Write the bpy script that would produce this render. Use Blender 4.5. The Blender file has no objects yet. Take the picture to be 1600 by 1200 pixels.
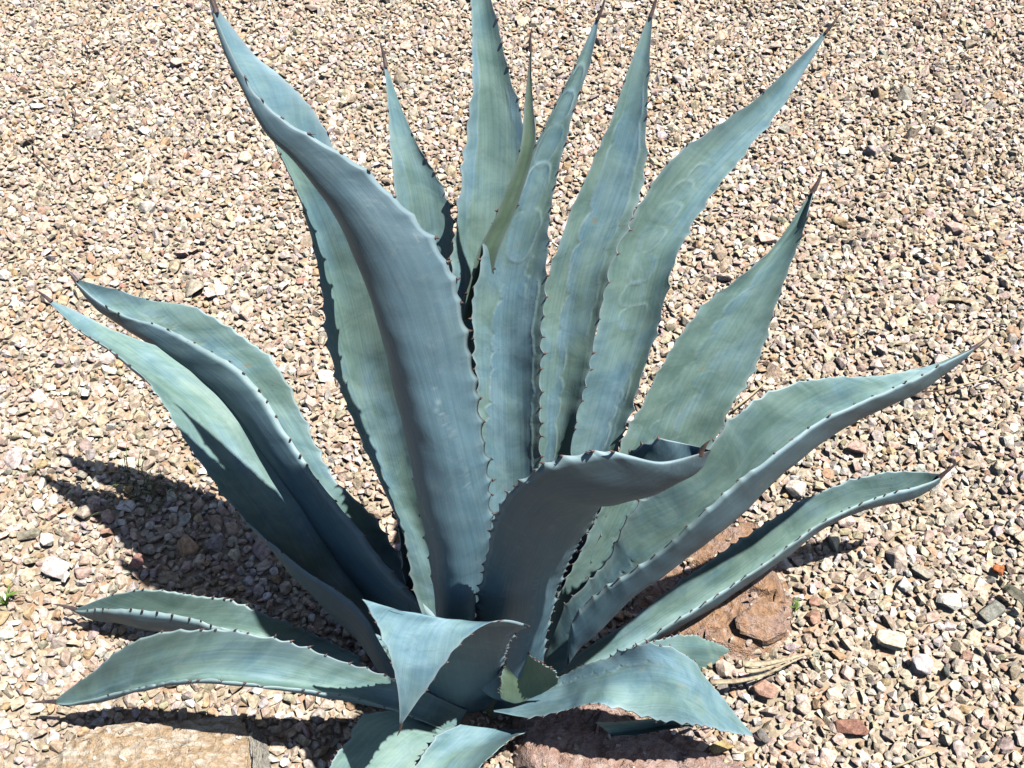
import bpy, bmesh, math, random
import numpy as np
from mathutils import Vector, noise, Matrix

random.seed(7); rng = np.random.default_rng(7)
scene = bpy.context.scene
COL = scene.collection

# ------------------------------------------------------------------ camera
H, PITCH, FPX, DIST, CX = 1.65, 45.0, 1715.0, 0.953, 0.03
cam_d = bpy.data.cameras.new('camera'); cam = bpy.data.objects.new('camera', cam_d); COL.objects.link(cam)
cam.location = (CX, -DIST, H); cam.rotation_euler = (math.radians(90-PITCH), 0, 0)
cam_d.sensor_width = 36; cam_d.lens = FPX/1600*36; cam_d.clip_end = 500; cam_d.clip_start = 0.02
scene.camera = cam

# ------------------------------------------------------------------ light
SUN = Vector((0.37, -0.13, 1.0)).normalized()
EL = math.asin(SUN.z); AZ = math.atan2(SUN.x, SUN.y)
w = bpy.data.worlds.new('World'); scene.world = w; w.use_nodes = True
nt = w.node_tree; nt.nodes.clear()
sky = nt.nodes.new('ShaderNodeTexSky'); sky.sky_type = 'NISHITA'; sky.sun_disc = False
sky.sun_elevation = EL; sky.sun_rotation = AZ
bg = nt.nodes.new('ShaderNodeBackground'); bg.inputs['Strength'].default_value = 0.05
wo = nt.nodes.new('ShaderNodeOutputWorld')
nt.links.new(sky.outputs[0], bg.inputs[0]); nt.links.new(bg.outputs[0], wo.inputs[0])
sd = bpy.data.lights.new('sun', 'SUN'); sd.energy = 5.0; sd.angle = math.radians(0.5); sd.color = (1.0, 0.955, 0.88)
so = bpy.data.objects.new('sun', sd); COL.objects.link(so)
so.rotation_euler = SUN.to_track_quat('Z', 'Y').to_euler(); so.location = SUN*20
vs = scene.view_settings; vs.view_transform = 'Standard'; vs.look = 'None'; vs.gamma = 1; vs.exposure = 0.62
vs.use_curve_mapping = False
scene.cycles.max_bounces = 4; scene.cycles.diffuse_bounces = 0

# ------------------------------------------------------------------ helpers
P_ = math.radians(PITCH)
FW = np.array([0, math.cos(P_), -math.sin(P_)]); UP = np.array([0, math.sin(P_), math.cos(P_)]); RT = np.array([1., 0, 0])
CAM = np.array([CX, -DIST, H])
def ray(px, py): return FW + RT*(px-800)/FPX - UP*(py-600)/FPX
def at_y(px, py, y):
    r = ray(px, py); return CAM + r*(y-CAM[1])/r[1]
def at_z(px, py, z=0.0):
    r = ray(px, py); return CAM + r*(z-CAM[2])/r[2]

def tag(o, label=None, cat=None, group=None, kind=None):
    if label: o['label'] = label
    if cat: o['category'] = cat
    if group: o['group'] = group
    if kind: o['kind'] = kind
    return o
def link(name, me, parent=None):
    o = bpy.data.objects.new(name, me); COL.objects.link(o)
    if parent: o.parent = parent
    return o
def mesh_np(name, verts, faces, mat, smooth=True):
    """verts (n,3); faces (m,k) with one k"""
    me = bpy.data.meshes.new(name)
    verts = np.asarray(verts, np.float32); faces = np.asarray(faces, np.int32)
    m, k = faces.shape
    me.vertices.add(len(verts)); me.vertices.foreach_set('co', verts.ravel())
    me.loops.add(m*k); me.loops.foreach_set('vertex_index', faces.ravel())
    me.polygons.add(m); me.polygons.foreach_set('loop_start', np.arange(0, m*k, k, dtype=np.int32))
    me.polygons.foreach_set('loop_total', np.full(m, k, np.int32))
    me.polygons.foreach_set('use_smooth', np.full(m, smooth, bool))
    me.update(calc_edges=True)
    if mat: me.materials.append(mat)
    return me
def fattr(me, name, vals):
    a = me.attributes.new(name, 'FLOAT', 'POINT'); a.data.foreach_set('value', np.asarray(vals, np.float32).ravel())

class N:
    def __init__(s, name):
        s.m = bpy.data.materials.new(name); s.m.use_nodes = True; s.t = s.m.node_tree; s.t.nodes.clear()
    def n(s, ty, **kw):
        x = s.t.nodes.new(ty)
        for k, v in kw.items():
            if k.startswith('_'): setattr(x, k[1:], v)
            else: x.inputs[k.replace('__', ' ')].default_value = v
        return x
    def l(s, a, b): s.t.links.new(a, b)
    def attr(s, name): return s.n('ShaderNodeAttribute', _attribute_name=name)
    def math(s, op, a, b=None, clamp=False):
        x = s.t.nodes.new('ShaderNodeMath'); x.operation = op; x.use_clamp = clamp
        for i, v in enumerate((a, b)):
            if v is None: continue
            if isinstance(v, (int, float)): x.inputs[i].default_value = v
            else: s.l(v, x.inputs[i])
        return x.outputs[0]
    def mix(s, f, a, b, mode='MIX'):
        x = s.t.nodes.new('ShaderNodeMix'); x.data_type = 'RGBA'; x.blend_type = mode; x.clamp_factor = True
        for sock, v in ((x.inputs[0], f), (x.inputs[6], a), (x.inputs[7], b)):
            if isinstance(v, (int, float)): sock.default_value = v
            elif isinstance(v, tuple): sock.default_value = (*v, 1) if len(v) == 3 else v
            else: s.l(v, sock)
        return x.outputs[2]
    def ramp(s, f, lo, hi):
        x = s.t.nodes.new('ShaderNodeMapRange'); x.interpolation_type = 'SMOOTHSTEP'
        x.inputs[1].default_value = lo; x.inputs[2].default_value = hi; s.l(f, x.inputs[0]); return x.outputs[0]
    def noise(s, vec, scale, detail=4, rough=0.55, dist=0.0):
        x = s.n('ShaderNodeTexNoise', Scale=scale, Detail=detail, Roughness=rough, Distortion=dist); s.l(vec, x.inputs['Vector']); return x.outputs[0]
    def bump(s, h, strength, dist, prev=None):
        x = s.n('ShaderNodeBump', Strength=strength, Distance=dist); s.l(h, x.inputs['Height'])
        if prev: s.l(prev, x.inputs['Normal'])
        return x.outputs[0]
    def done(s, color, rough=0.6, normal=None, spec=0.5):
        b = s.t.nodes.new('ShaderNodeBsdfPrincipled'); o = s.t.nodes.new('ShaderNodeOutputMaterial')
        if isinstance(color, tuple): b.inputs['Base Color'].default_value = (*color, 1)
        else: s.l(color, b.inputs['Base Color'])
        if isinstance(rough, (int, float)): b.inputs['Roughness'].default_value = rough
        else: s.l(rough, b.inputs['Roughness'])
        b.inputs['Specular IOR Level'].default_value = spec
        if normal: s.l(normal, b.inputs['Normal'])
        s.l(b.outputs[0], o.inputs[0]); return s.m

# ------------------------------------------------------------------ materials
def leaf_material():
    m = N('waxy_leaf')
    g = m.attr('green').outputs['Fac']; ln = m.attr('ridge').outputs['Fac']; st = m.attr('bloom').outputs['Fac']
    lu = m.attr('lu').outputs['Fac']; lv = m.attr('lv').outputs['Fac']; lw = m.attr('edge').outputs['Fac']; ab = m.attr('outer').outputs['Fac']
    sd = m.attr('seed').outputs['Fac']
    c = m.t.nodes.new('ShaderNodeCombineXYZ'); m.l(lu, c.inputs[0]); m.l(lv, c.inputs[1]); m.l(sd, c.inputs[2]); vec = c.outputs[0]
    mp = m.n('ShaderNodeVectorMath', _operation='MULTIPLY'); m.l(vec, mp.inputs[0]); mp.inputs[1].default_value = (5, 260, 1)
    fib = m.noise(mp.outputs[0], 1.0, 5, 0.6)
    mp2 = m.n('ShaderNodeVectorMath', _operation='MULTIPLY'); m.l(vec, mp2.inputs[0]); mp2.inputs[1].default_value = (9, 20, 1)
    bl = m.noise(mp2.outputs[0], 1.0, 5, 0.6, 0.4)
    bl2 = m.noise(vec, 24.0, 6, 0.65, 0.6)
    # green flesh showing through the blue-grey wax
    gg = m.math('ADD', g, m.math('MULTIPLY', m.math('SUBTRACT', bl, 0.5), 2.2))
    gg = m.math('SUBTRACT', gg, m.math('MULTIPLY', st, 0.55))
    gg = m.ramp(gg, 0.0, 1.0)
    blue = m.mix(m.ramp(bl2, 0.3, 0.7), (0.122, 0.246, 0.318), (0.208, 0.352, 0.422))
    green = m.mix(m.ramp(bl2, 0.3, 0.7), (0.132, 0.236, 0.214), (0.215, 0.336, 0.300))
    col = m.mix(gg, blue, green)
    yel = m.attr('yellow').outputs['Fac']
    col = m.mix(yel, col, (0.22, 0.31, 0.10))
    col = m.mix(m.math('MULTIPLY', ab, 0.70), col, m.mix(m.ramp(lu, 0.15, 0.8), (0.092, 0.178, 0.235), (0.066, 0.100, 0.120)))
    f = m.mix(m.ramp(fib, 0.25, 0.75), (0.84, 0.86, 0.88), (1.10, 1.09, 1.08)); col = m.mix(1.0, col, f, 'MULTIPLY')
    col = m.mix(m.math('MULTIPLY', ln, 0.48), col, (0.38, 0.50, 0.54))
    # pale horny rim
    col = m.mix(m.math('MULTIPLY', lw, 0.62), col, (0.36, 0.46, 0.50))
    # scars and specks
    vo = m.n('ShaderNodeTexVoronoi', Scale=95.0); m.l(vec, vo.inputs['Vector'])
    spk = m.math('MULTIPLY', m.ramp(vo.outputs['Distance'], 0.13, 0.05), m.ramp(m.noise(vec, 9.0, 2), 0.54, 0.66))
    col = m.mix(m.math('MULTIPLY', spk, 0.75), col, (0.10, 0.09, 0.06))
    mp3 = m.n('ShaderNodeVectorMath', _operation='MULTIPLY'); m.l(vec, mp3.inputs[0]); mp3.inputs[1].default_value = (16, 60, 1)
    scr = m.ramp(m.noise(mp3.outputs[0], 1.0, 3, 0.5, 2.0), 0.70, 0.76)
    col = m.mix(m.math('MULTIPLY', scr, 0.40), col, (0.27, 0.30, 0.26))
    dust = m.ramp(m.noise(vec, 46.0, 7, 0.75, 0.3), 0.52, 0.78)
    col = m.mix(m.math('MULTIPLY', dust, 0.22), col, (0.40, 0.44, 0.42))
    mp4 = m.n('ShaderNodeVectorMath', _operation='MULTIPLY'); m.l(vec, mp4.inputs[0]); mp4.inputs[1].default_value = (130, 16, 1)
    crs = m.ramp(m.noise(mp4.outputs[0], 1.0, 3, 0.6, 0.5), 0.60, 0.74)
    col = m.mix(m.math('MULTIPLY', crs, 0.16), col, (0.07, 0.12, 0.13))
    vl = m.n('ShaderNodeTexVoronoi', Scale=20.0); m.l(vec, vl.inputs['Vector'])
    les = m.math('MULTIPLY', m.ramp(m.math('ADD', vl.outputs['Distance'], m.math('MULTIPLY', m.noise(vec, 160.0, 3), 0.12)), 0.17, 0.11), m.ramp(m.noise(vec, 6.0, 2), 0.57, 0.62))
    col = m.mix(m.math('MULTIPLY', les, 0.6), col, (0.24, 0.20, 0.13))
    # tip browning
    tp = m.attr('tip').outputs['Fac']
    col = m.mix(tp, col, (0.085, 0.060, 0.062))
    rough = m.math('ADD', 0.44, m.math('MULTIPLY', bl2, 0.22))
    h = m.math('ADD', m.math('MULTIPLY', fib, 0.5), m.math('MULTIPLY', bl2, 0.8))
    nb = m.bump(h, 0.22, 0.004)
    return m.done(col, rough, nb, 0.42)
M_LEAF = leaf_material()

def simple(name, a, b, scale, rough=0.7, bump=0.3):
    m = N(name); tc = m.n('ShaderNodeNewGeometry').outputs['Position']
    n = m.noise(tc, scale, 5)
    return m.done(m.mix(m.ramp(n, 0.3, 0.7), a, b), rough, m.bump(n, bump, 0.004))
M_TOOTH = simple('tooth_horn', (0.06, 0.040, 0.038), (0.15, 0.09, 0.075), 150, 0.45)
M_SPINE = simple('spine_horn', (0.045, 0.035, 0.040), (0.12, 0.085, 0.080), 90, 0.45)
M_STEM = simple('stem_fibre', (0.10, 0.13, 0.09), (0.20, 0.20, 0.13), 60, 0.8)
M_DRY = simple('dry_leaf', (0.26, 0.20, 0.13), (0.50, 0.43, 0.31), 120, 0.8)
M_STRAW = simple('straw', (0.36, 0.30, 0.18), (0.55, 0.48, 0.32), 80, 0.8)
M_TWIG = simple('dark_twig', (0.05, 0.035, 0.03), (0.14, 0.09, 0.07), 200, 0.8)
M_WEED = simple('weed_green', (0.06, 0.10, 0.03), (0.16, 0.20, 0.08), 200, 0.7)
M_SPROUT = simple('sprout_green', (0.10, 0.20, 0.03), (0.20, 0.34, 0.06), 200, 0.6)

def stone_material(name, src):
    m = N(name); pos = m.n('ShaderNodeNewGeometry').outputs['Position']
    if src == 'attr': c = m.attr('stone_color').outputs['Color']
    elif src == 'object': c = m.n('ShaderNodeObjectInfo').outputs['Color']
    n1 = m.noise(pos, 110, 6, 0.68); n2 = m.noise(pos, 420, 3, 0.6); n3 = m.noise(pos, 130, 3, 0.5, 1.5)
    c = m.mix(1.0, c, m.mix(m.ramp(n1, 0.32, 0.68), (0.58, 0.55, 0.51), (1.26, 1.26, 1.26)), 'MULTIPLY')
    c = m.mix(m.math('MULTIPLY', m.ramp(n3, 0.58, 0.70), 0.40), c, (0.50, 0.30, 0.13))
    c = m.mix(m.math('MULTIPLY', m.ramp(n2, 0.60, 0.72), 0.45), c, (0.78, 0.74, 0.66))
    c = m.mix(m.math('MULTIPLY', m.ramp(n2, 0.38, 0.28), 0.55), c, (0.13, 0.105, 0.08))
    h = m.math('ADD', n1, m.math('MULTIPLY', n2, 0.35))
    return m.done(c, 0.82, m.bump(h, 0.55, 0.006), 0.35)
M_GRAVEL = stone_material('crushed_stone', 'attr')
M_STONE = stone_material('single_stone', 'object')

def rock_material(name, pal, scale, stripe=(1, 1, 1), rough=0.85):
    m = N(name); pos = m.n('ShaderNodeNewGeometry').outputs['Position']
    mp = m.n('ShaderNodeVectorMath', _operation='MULTIPLY'); m.l(pos, mp.inputs[0]); mp.inputs[1].default_value = stripe
    n1 = m.noise(mp.outputs[0], scale, 7, 0.62, 0.6); n2 = m.noise(mp.outputs[0], scale*4.5, 6, 0.65); n3 = m.noise(pos, 380, 3)
    cr = m.t.nodes.new('ShaderNodeValToRGB'); m.l(n1, cr.inputs[0])
    el = cr.color_ramp.elements
    while len(el) < len(pal): el.new(0.5)
    for i, cc in enumerate(pal):
        el[i].position = 0.30+0.40*i/(len(pal)-1); el[i].color = (*cc, 1)
    c = m.mix(1.0, cr.outputs[0], m.mix(m.ramp(n2, 0.3, 0.7), (0.72, 0.70, 0.68), (1.18, 1.18, 1.18)), 'MULTIPLY')
    c = m.mix(m.math('MULTIPLY', m.ramp(n3, 0.62, 0.74), 0.35), c, (0.75, 0.70, 0.62))
    c = m.mix(m.math('MULTIPLY', m.ramp(n3, 0.36, 0.26), 0.4), c, (0.16, 0.11, 0.08))
    wp = m.n('ShaderNodeTexNoise', Scale=20.0, Detail=4.0); m.l(pos, wp.inputs['Vector'])
    ad = m.n('ShaderNodeVectorMath', _operation='MULTIPLY_ADD'); m.l(wp.outputs['Color'], ad.inputs[0]); ad.inputs[1].default_value = (.03, .03, .03); m.l(pos, ad.inputs[2])
    vr = m.n('ShaderNodeTexVoronoi', Scale=17.0, _feature='DISTANCE_TO_EDGE'); m.l(ad.outputs[0], vr.inputs['Vector'])
    crack = m.math('MULTIPLY', m.ramp(vr.outputs['Distance'], 0.018, 0.0), m.ramp(m.noise(pos, 14, 2), 0.48, 0.60))
    vc = m.n('ShaderNodeTexVoronoi', Scale=60.0); m.l(ad.outputs[0], vc.inputs['Vector'])
    c = m.mix(m.math('MULTIPLY', crack, 0.0), c, (0.16, 0.11, 0.08))
    h = m.math('ADD', m.math('ADD', n2, m.math('MULTIPLY', n3, 0.5)), m.math('MULTIPLY', vc.outputs['Distance'], 0.9))
    return m.done(c, rough, m.bump(h, 0.9, 0.012), 0.3)
M_SAND = rock_material('tan_sandstone', [(0.56, 0.49, 0.40), (0.66, 0.57, 0.46), (0.50, 0.35, 0.21), (0.72, 0.65, 0.55), (0.60, 0.49, 0.36)], 16, (1.0, 1.8, 2.5))
M_BROWN = rock_material('rust_rock', [(0.34, 0.21, 0.16), (0.48, 0.34, 0.28), (0.44, 0.26, 0.15), (0.55, 0.42, 0.36)], 22)
M_PINK = rock_material('pink_rock', [(0.40, 0.28, 0.25), (0.54, 0.41, 0.37), (0.46, 0.29, 0.23), (0.62, 0.50, 0.45)], 26)

def ground_material():
    m = N('sandy_grit'); pos = m.n('ShaderNodeNewGeometry').outputs['Position']
    v = m.n('ShaderNodeTexVoronoi', Scale=55.0); m.l(pos, v.inputs['Vector'])
    n = m.noise(pos, 260, 4)
    sep = m.t.nodes.new('ShaderNodeSeparateColor'); m.l(v.outputs['Color'], sep.inputs[0])
    c = m.mix(sep.outputs[0], (0.36, 0.29, 0.21), (0.62, 0.53, 0.42))
    c = m.mix(m.math('MULTIPLY', m.ramp(sep.outputs[1], 0.7, 0.9), 0.6), c, (0.48, 0.28, 0.17))
    c = m.mix(1.0, c, m.mix(n, (0.7, 0.7, 0.7), (1.2, 1.2, 1.2)), 'MULTIPLY')
    h = m.math('SUBTRACT', 1.0, v.outputs['Distance'])
    return m.done(c, 0.9, m.bump(m.math('ADD', h, m.math('MULTIPLY', n, 0.3)), 0.8, 0.01), 0.2)
M_GROUND = ground_material()

# ------------------------------------------------------------------ ground sheet
gx = np.concatenate([np.linspace(-60, -4, 12), np.linspace(-3, 3, 61), np.linspace(4, 60, 12)])
gy = np.concatenate([np.linspace(-60, -3, 12), np.linspace(-2, 4, 61), np.linspace(5, 60, 12)])
GX, GY = np.meshgrid(gx, gy, indexing='ij')
GZ = np.zeros_like(GX) - 0.0015
n_, k_ = GX.shape
idx = np.arange(n_*k_).reshape(n_, k_)
fc = np.stack([idx[:-1, :-1], idx[1:, :-1], idx[1:, 1:], idx[:-1, 1:]], -1).reshape(-1, 4)
ground = link('ground', mesh_np('ground', np.stack([GX, GY, GZ], -1).reshape(-1, 3), fc, M_GROUND))
tag(ground, kind='structure')

# ------------------------------------------------------------------ rocks
def rock_mesh(name, pts, mat, cuts=5, amp=0.006, freq=22, seed=0, layer=0.0):
    bm = bmesh.new()
    for p in pts: bm.verts.new(p)
    r = bmesh.ops.convex_hull(bm, input=bm.verts)
    junk = [v for v in bm.verts if not v.link_faces]
    bmesh.ops.delete(bm, geom=junk, context='VERTS')
    bmesh.ops.bevel(bm, geom=list(bm.edges), offset=0.005, segments=1, affect='EDGES', clamp_overlap=True)
    bmesh.ops.triangulate(bm, faces=bm.faces)
    for _ in range(cuts):
        e = [e for e in bm.edges if e.calc_length() > 0.019]
        if not e: break
        bmesh.ops.subdivide_edges(bm, edges=e, cuts=1, use_grid_fill=False)
        bmesh.ops.triangulate(bm, faces=[f for f in bm.faces if len(f.verts) > 3])
    bm.normal_update()
    off = Vector((seed*3.1, seed*1.7, seed*0.9))
    for v in bm.verts:
        p = v.co*freq + off
        q = p*0.42 + Vector((noise.noise(p*.9), noise.noise(p*.9+Vector((7, 1, 3))), noise.noise(p*.9+Vector((2, 9, 5)))))*.25
        dist, pts = noise.voronoi(q)
        facet = (q-pts[0]).dot(Vector((math.sin(pts[0].x*37), math.sin(pts[0].y*53), math.sin(pts[0].z*71))))   # tilted broken facets
        d = facet*1.5 + (noise.cell(pts[0]*9.7)-.5)*.9 + noise.noise(p*1.9)*0.3
        v.co += v.normal*d*amp
        if layer: v.co.z += layer*(round(v.co.x*40+noise.noise(p)*1.4) % 2)*0.5
    me = bpy.data.meshes.new(name); bm.to_mesh(me); bm.free(); me.materials.append(mat)
    for p in me.polygons: p.use_smooth = False
    return me

def zp(l): return [tuple(at_z(x, y, z)) for x, y, z in l]
slab = link('sandstone_slab', rock_mesh('sandstone_slab', zp([
    (75, 1178, .050), (165, 1138, .055), (215, 1132, .058), (262, 1141, .060), (345, 1117, .062), (385, 1115, .060), (392, 1135, .058),
    (40, 1215, .045), (20, 1290, .035), (380, 1320, .052), (250, 1360, .05),
    (55, 1190, -.01), (160, 1150, -.01), (380, 1140, -.01), (425, 1165, -.01), (430, 1250, -.01), (420, 1380, -.01), (10, 1330, -.01), (250, 1430, -.01)]), M_SAND, 6, 0.010, 14, 3))
tag(slab, 'large flat tan and rust streaked sandstone slab lying in the near left corner', 'rock')
gside = rock_mesh('splintered_side', zp([(386, 1120, .05), (396, 1150, .048), (400, 1260, .05), (428, 1190, .012), (432, 1260, .012), (415, 1150, .02), (388, 1150, -.01), (436, 1265, -.01), (425, 1160, -.01)]),
    rock_material('grey_splinter', [(0.36, 0.35, 0.32), (0.50, 0.48, 0.43), (0.42, 0.38, 0.30)], 30, (3, 1, 1)), 6, 0.006, 40, 9)
link('splintered_side', gside, slab)

rust = link('rust_rock', rock_mesh('rust_rock', zp([
    (985, 960, .01), (1050, 895, .03), (1110, 840, .05), (1150, 800, .06), (1184, 803, .055), (1195, 850, .06), (1212, 900, .062), (1220, 935, .055),
    (1160, 1005, .03), (1100, 1005, .035), (1020, 1010, .02),
    (960, 1010, 0), (1060, 1040, 0), (1170, 1035, 0), (1235, 1010, 0), (1238, 930, 0), (1205, 830, 0), (1130, 810, 0), (1000, 900, 0)]), M_BROWN, 6, 0.009, 18, 5))
tag(rust, 'rust brown boulder shaded by the leaves right of the plant, its near corner sunlit', 'rock')
link('broken_slab', rock_mesh('broken_slab', zp([
    (1148, 962, .058), (1185, 935, .066), (1222, 937, .064), (1237, 985, .045), (1196, 1003, .040), (1153, 988, .046),
    (1150, 975, .02), (1236, 998, .015), (1196, 1016, .012), (1216, 950, .02), (1180, 950, .02)]), M_BROWN, 4, 0.003, 30, 6), rust)

pinkr = link('pink_rock', rock_mesh('pink_rock', zp([
    (815, 1120, .035), (880, 1102, .04), (950, 1102, .045), (1010, 1130, .045), (1050, 1168, .04), (1120, 1192, .025), (1180, 1218, .018), (1010, 1250, .05), (880, 1240, .05), (830, 1190, .045),
    (795, 1110, -.01), (985, 1118, -.01), (1120, 1175, -.01), (1200, 1220, -.01), (1050, 1300, -.01), (850, 1290, -.01), (790, 1200, -.01)]), M_PINK, 6, 0.010, 20, 8))
tag(pinkr, 'pinkish rock at the near edge under the plant, left half in deep shade', 'rock')

# ------------------------------------------------------------------ agave
agave = link('agave', None); agave.location = (0, 0, 0)
tag(agave, 'big blue grey agave with a rosette of toothed leaves growing in the gravel', 'agave')

def catmull(P, t):
    """P (k,...) ; t in [0,k-1]"""
    k = len(P); i = np.clip(np.floor(t).astype(int), 0, k-2); f = (t-i).reshape(-1, *([1]*(P.ndim-1)))
    Pm = np.concatenate([2*P[:1]-P[1:2], P, 2*P[-1:]-P[-2:-1]])
    a, b, c, d = Pm[i], Pm[i+1], Pm[i+2], Pm[i+3]
    return 0.5*((2*b)+(-a+c)*f+(2*a-5*b+4*c-d)*f*f+(-a+3*b-3*c+d)*f**3)
def unit(a): return a/np.maximum(np.linalg.norm(a, axis=-1, keepdims=True), 1e-9)

REPORT = []
LEAF_NO = [0]
def leaf(pts, tip, y, dL=-.015, dC=0., dR=-.015, ab=False, spine=0.02, teeth=25, t0=0.016, green=0.35, scal=(), ovals=(), nu=300, nv=30,
         yexp=1.0, yellow=0.0, tipbrown=0.03, label=None, wave=1.0, ylist=None, tooth_rng=(.10, .93)):
    """pts: stations of (left, centre, right) outline points; y: distance of base and tip; dL dC dR: depth of the two
    margins and the keel relative to the leaf's own depth line."""
    LEAF_NO[0] += 1; rs = np.random.default_rng(LEAF_NO[0]*13)
    A = np.array(pts, float).reshape(-1, 3, 2)
    A = np.concatenate([A, np.repeat(np.array(tip, float)[None, None], 3, 1)])
    k = len(A)
    cl = np.concatenate([[0], np.cumsum(np.linalg.norm(np.diff(A[:, 1], axis=0), axis=1))]); cl /= cl[-1]
    ylist = np.interp(cl, np.linspace(0, 1, len(ylist)), ylist) if ylist is not None else y[0]+(y[1]-y[0])*cl**yexp
    prof = np.minimum(1, .55+1.6*cl)*np.clip(1-cl, 0, 1)**.5*1.15
    prof = np.minimum(prof, 1)
    P = np.zeros((k, 3, 3))
    for i in range(k):
        for j, d in enumerate((dL, dC, dR)):
            dd = np.interp(cl[i], np.linspace(0, 1, len(d)), d) if isinstance(d, (list, tuple)) else d
            P[i, j] = at_y(A[i, j, 0], A[i, j, 1], ylist[i]+dd*prof[i])
    # even arc-length sampling along the keel
    tt = np.linspace(0, k-1, 600); S = catmull(P, tt)
    mid = S.mean(1); al = np.concatenate([[0], np.cumsum(np.linalg.norm(np.diff(mid, axis=0), axis=1))]); L = al[-1]
    u = np.linspace(0, 1, nu+1); t = np.interp(u*L, al, tt)
    S = catmull(P, t); Lm, Cm, Rm = S[:, 0], S[:, 1], S[:, 2]
    wid = np.linalg.norm(Lm-Cm, axis=1)+np.linalg.norm(Rm-Cm, axis=1)
    # margin bumps that carry the teeth
    tl = []; outs = []
    for side, E in ((0, Lm), (1, Rm)):
        n = max(3, int(teeth*rs.uniform(.92, 1.08)))
        us = tooth_rng[0]+(tooth_rng[1]-tooth_rng[0])*((np.arange(n)+.5)/n)**.92 + rs.normal(0, .13/n, n)
        out = unit(E-Cm)
        amp = np.minimum(.0070, wid*.075)*wave
        d = np.zeros(nu+1)
        for uu in us:
            x = (u-uu)*L/0.0095
            d = np.maximum(d, np.exp(-np.abs(np.where(x > 0, x*1.5, x))**1.25)*rs.uniform(.3, 1.25))
        d += .35*np.array([noise.noise(Vector((q*L*9+LEAF_NO[0]*5.3+side*11, 0.3, 0))) for q in u])
        outs.append(out*(d*amp)[:, None]); tl.append(us)
    v = np.linspace(0, 1, nv+1); v = .5-.5*np.cos(np.pi*v)*.5-.5*(.5-v)
    V = v[None, :, None]
    # quadratic through L, C, R
    l0 = 2*(V-.5)*(V-1); l1 = -4*V*(V-1); l2 = 2*V*(V-.5)
    wl = np.maximum(wid, .01)[:, None, None]
    def rim(VV): return outs[0][:, None]*np.exp(-(VV*wl/.007)**1.3)+outs[1][:, None]*np.exp(-((1-VV)*wl/.007)**1.3)
    top = Lm[:, None]*l0+Cm[:, None]*l1+Rm[:, None]*l2+rim(V)
    du = np.gradient(top, axis=0); dv = np.gradient(top, axis=1)
    nrm = unit(np.cross(dv, du))            # towards the viewer's side of the sheet
    bad = np.linalg.norm(np.cross(dv, du), axis=-1) < 1e-12
    sgn = -1.0 if ab else 1.0
    nad = nrm*sgn                            # inner (upper) face
    # imprints of neighbouring leaves
    U2, V2 = np.meshgrid(u, v, indexing='ij')
    ridge = np.zeros_like(U2); bloom = np.zeros_like(U2); W = np.maximum(wid, .01)[:, None]
    for (u0, v0, u1, v1, n, amp, dr, wgt) in scal:
        f = np.clip((U2-u0)/(u1-u0), 0, 1)
        ph = f*n + .25*np.sin(f*17+u0*31); fr = ph-np.floor(ph)
        hgt = np.interp(np.floor(ph).astype(int) % 16, np.arange(16), rs.uniform(.7, 1.35, 16))
        vc = v0+(v1-v0)*f+dr*amp*hgt*(np.maximum(4*fr*(1-fr), 0)**.55-.5)
        vc = vc+.010*np.sin(U2*L*95+LEAF_NO[0])+.008*np.sin(U2*L*41)
        d = (V2-vc)*W
        m = np.clip(np.minimum((U2-u0), (u1-U2))/.025, 0, 1)
        vis = .45+.55*np.clip(.5+1.5*np.sin(f*n*1.3+v0*40), 0, 1)
        ridge = np.maximum(ridge, np.exp(-(d/.0012)**2)*m*wgt*vis)
        s_ = np.where(d*-dr > 0, np.exp(-np.abs(d)/.022), -.6*np.exp(-np.abs(d)/.012))
        bloom += s_*m*wgt
    for (uc, vc, ru, rv, tl_) in ovals:
        a = (U2-uc)*L; b = (V2-vc)*W-a*tl_
        q = (np.abs(a/ru)**2.6+np.abs(b/rv)**2.6)**(1/2.6)+.05*np.sin(np.arctan2(b, a)*3+uc*50)+.02*np.sin(np.arctan2(b, a)*7+uc*90)
        d = (q-1)*min(ru, rv)
        ridge = np.maximum(ridge, np.exp(-(d/.0012)**2)*.8*np.clip(.45+.75*np.sin(np.arctan2(b, a)+uc*37), 0.08, 1)); bloom += np.where(q < 1, .15+.35*q**4, -.35*np.exp(-np.abs(d)/.012))
    Xu, Xv = U2*L*2*np.pi, (V2-.5)*W*2*np.pi; k_ = LEAF_NO[0]*1.7
    und = (np.sin(Xu*7+Xv*5+k_)*.5+np.sin(Xu*13-Xv*9+2*k_)*.35+np.sin(Xu*3.1+Xv*17+k_*3)*.5+np.sin(Xv*31+np.sin(Xu*4+k_)*1.5)*.22+np.sin(Xu*23+Xv*11+k_)*.16)*np.minimum(1, W/.06)*np.clip((1-U2)/.1, 0, 1)
    top = top+nrm*(und*.0011)[..., None]
    und_b = np.stack([np.interp(np.linspace(0, 1, max(12, nv//2)+1)[1:-1], v, und[i]) for i in range(nu+1)])
    top = top+nrm*(ridge*.0007+np.clip(bloom, -1, 1)*.0005)[..., None]
    # outer face
    nb = max(12, nv//2)
    vb = np.linspace(0, 1, nb+1)[1:-1]; VB = vb[None, :, None]
    l0 = 2*(VB-.5)*(VB-1); l1 = -4*VB*(VB-1); l2 = 2*VB*(VB-.5)
    bot0 = Lm[:, None]*l0+Cm[:, None]*l1+Rm[:, None]*l2+rim(VB)
    Le, Re = Lm+outs[0], Rm+outs[1]
    nbm = np.stack([np.stack([np.interp(vb, v, nad[i, :, c]) for c in range(3)], -1) for i in range(nu+1)])
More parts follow.
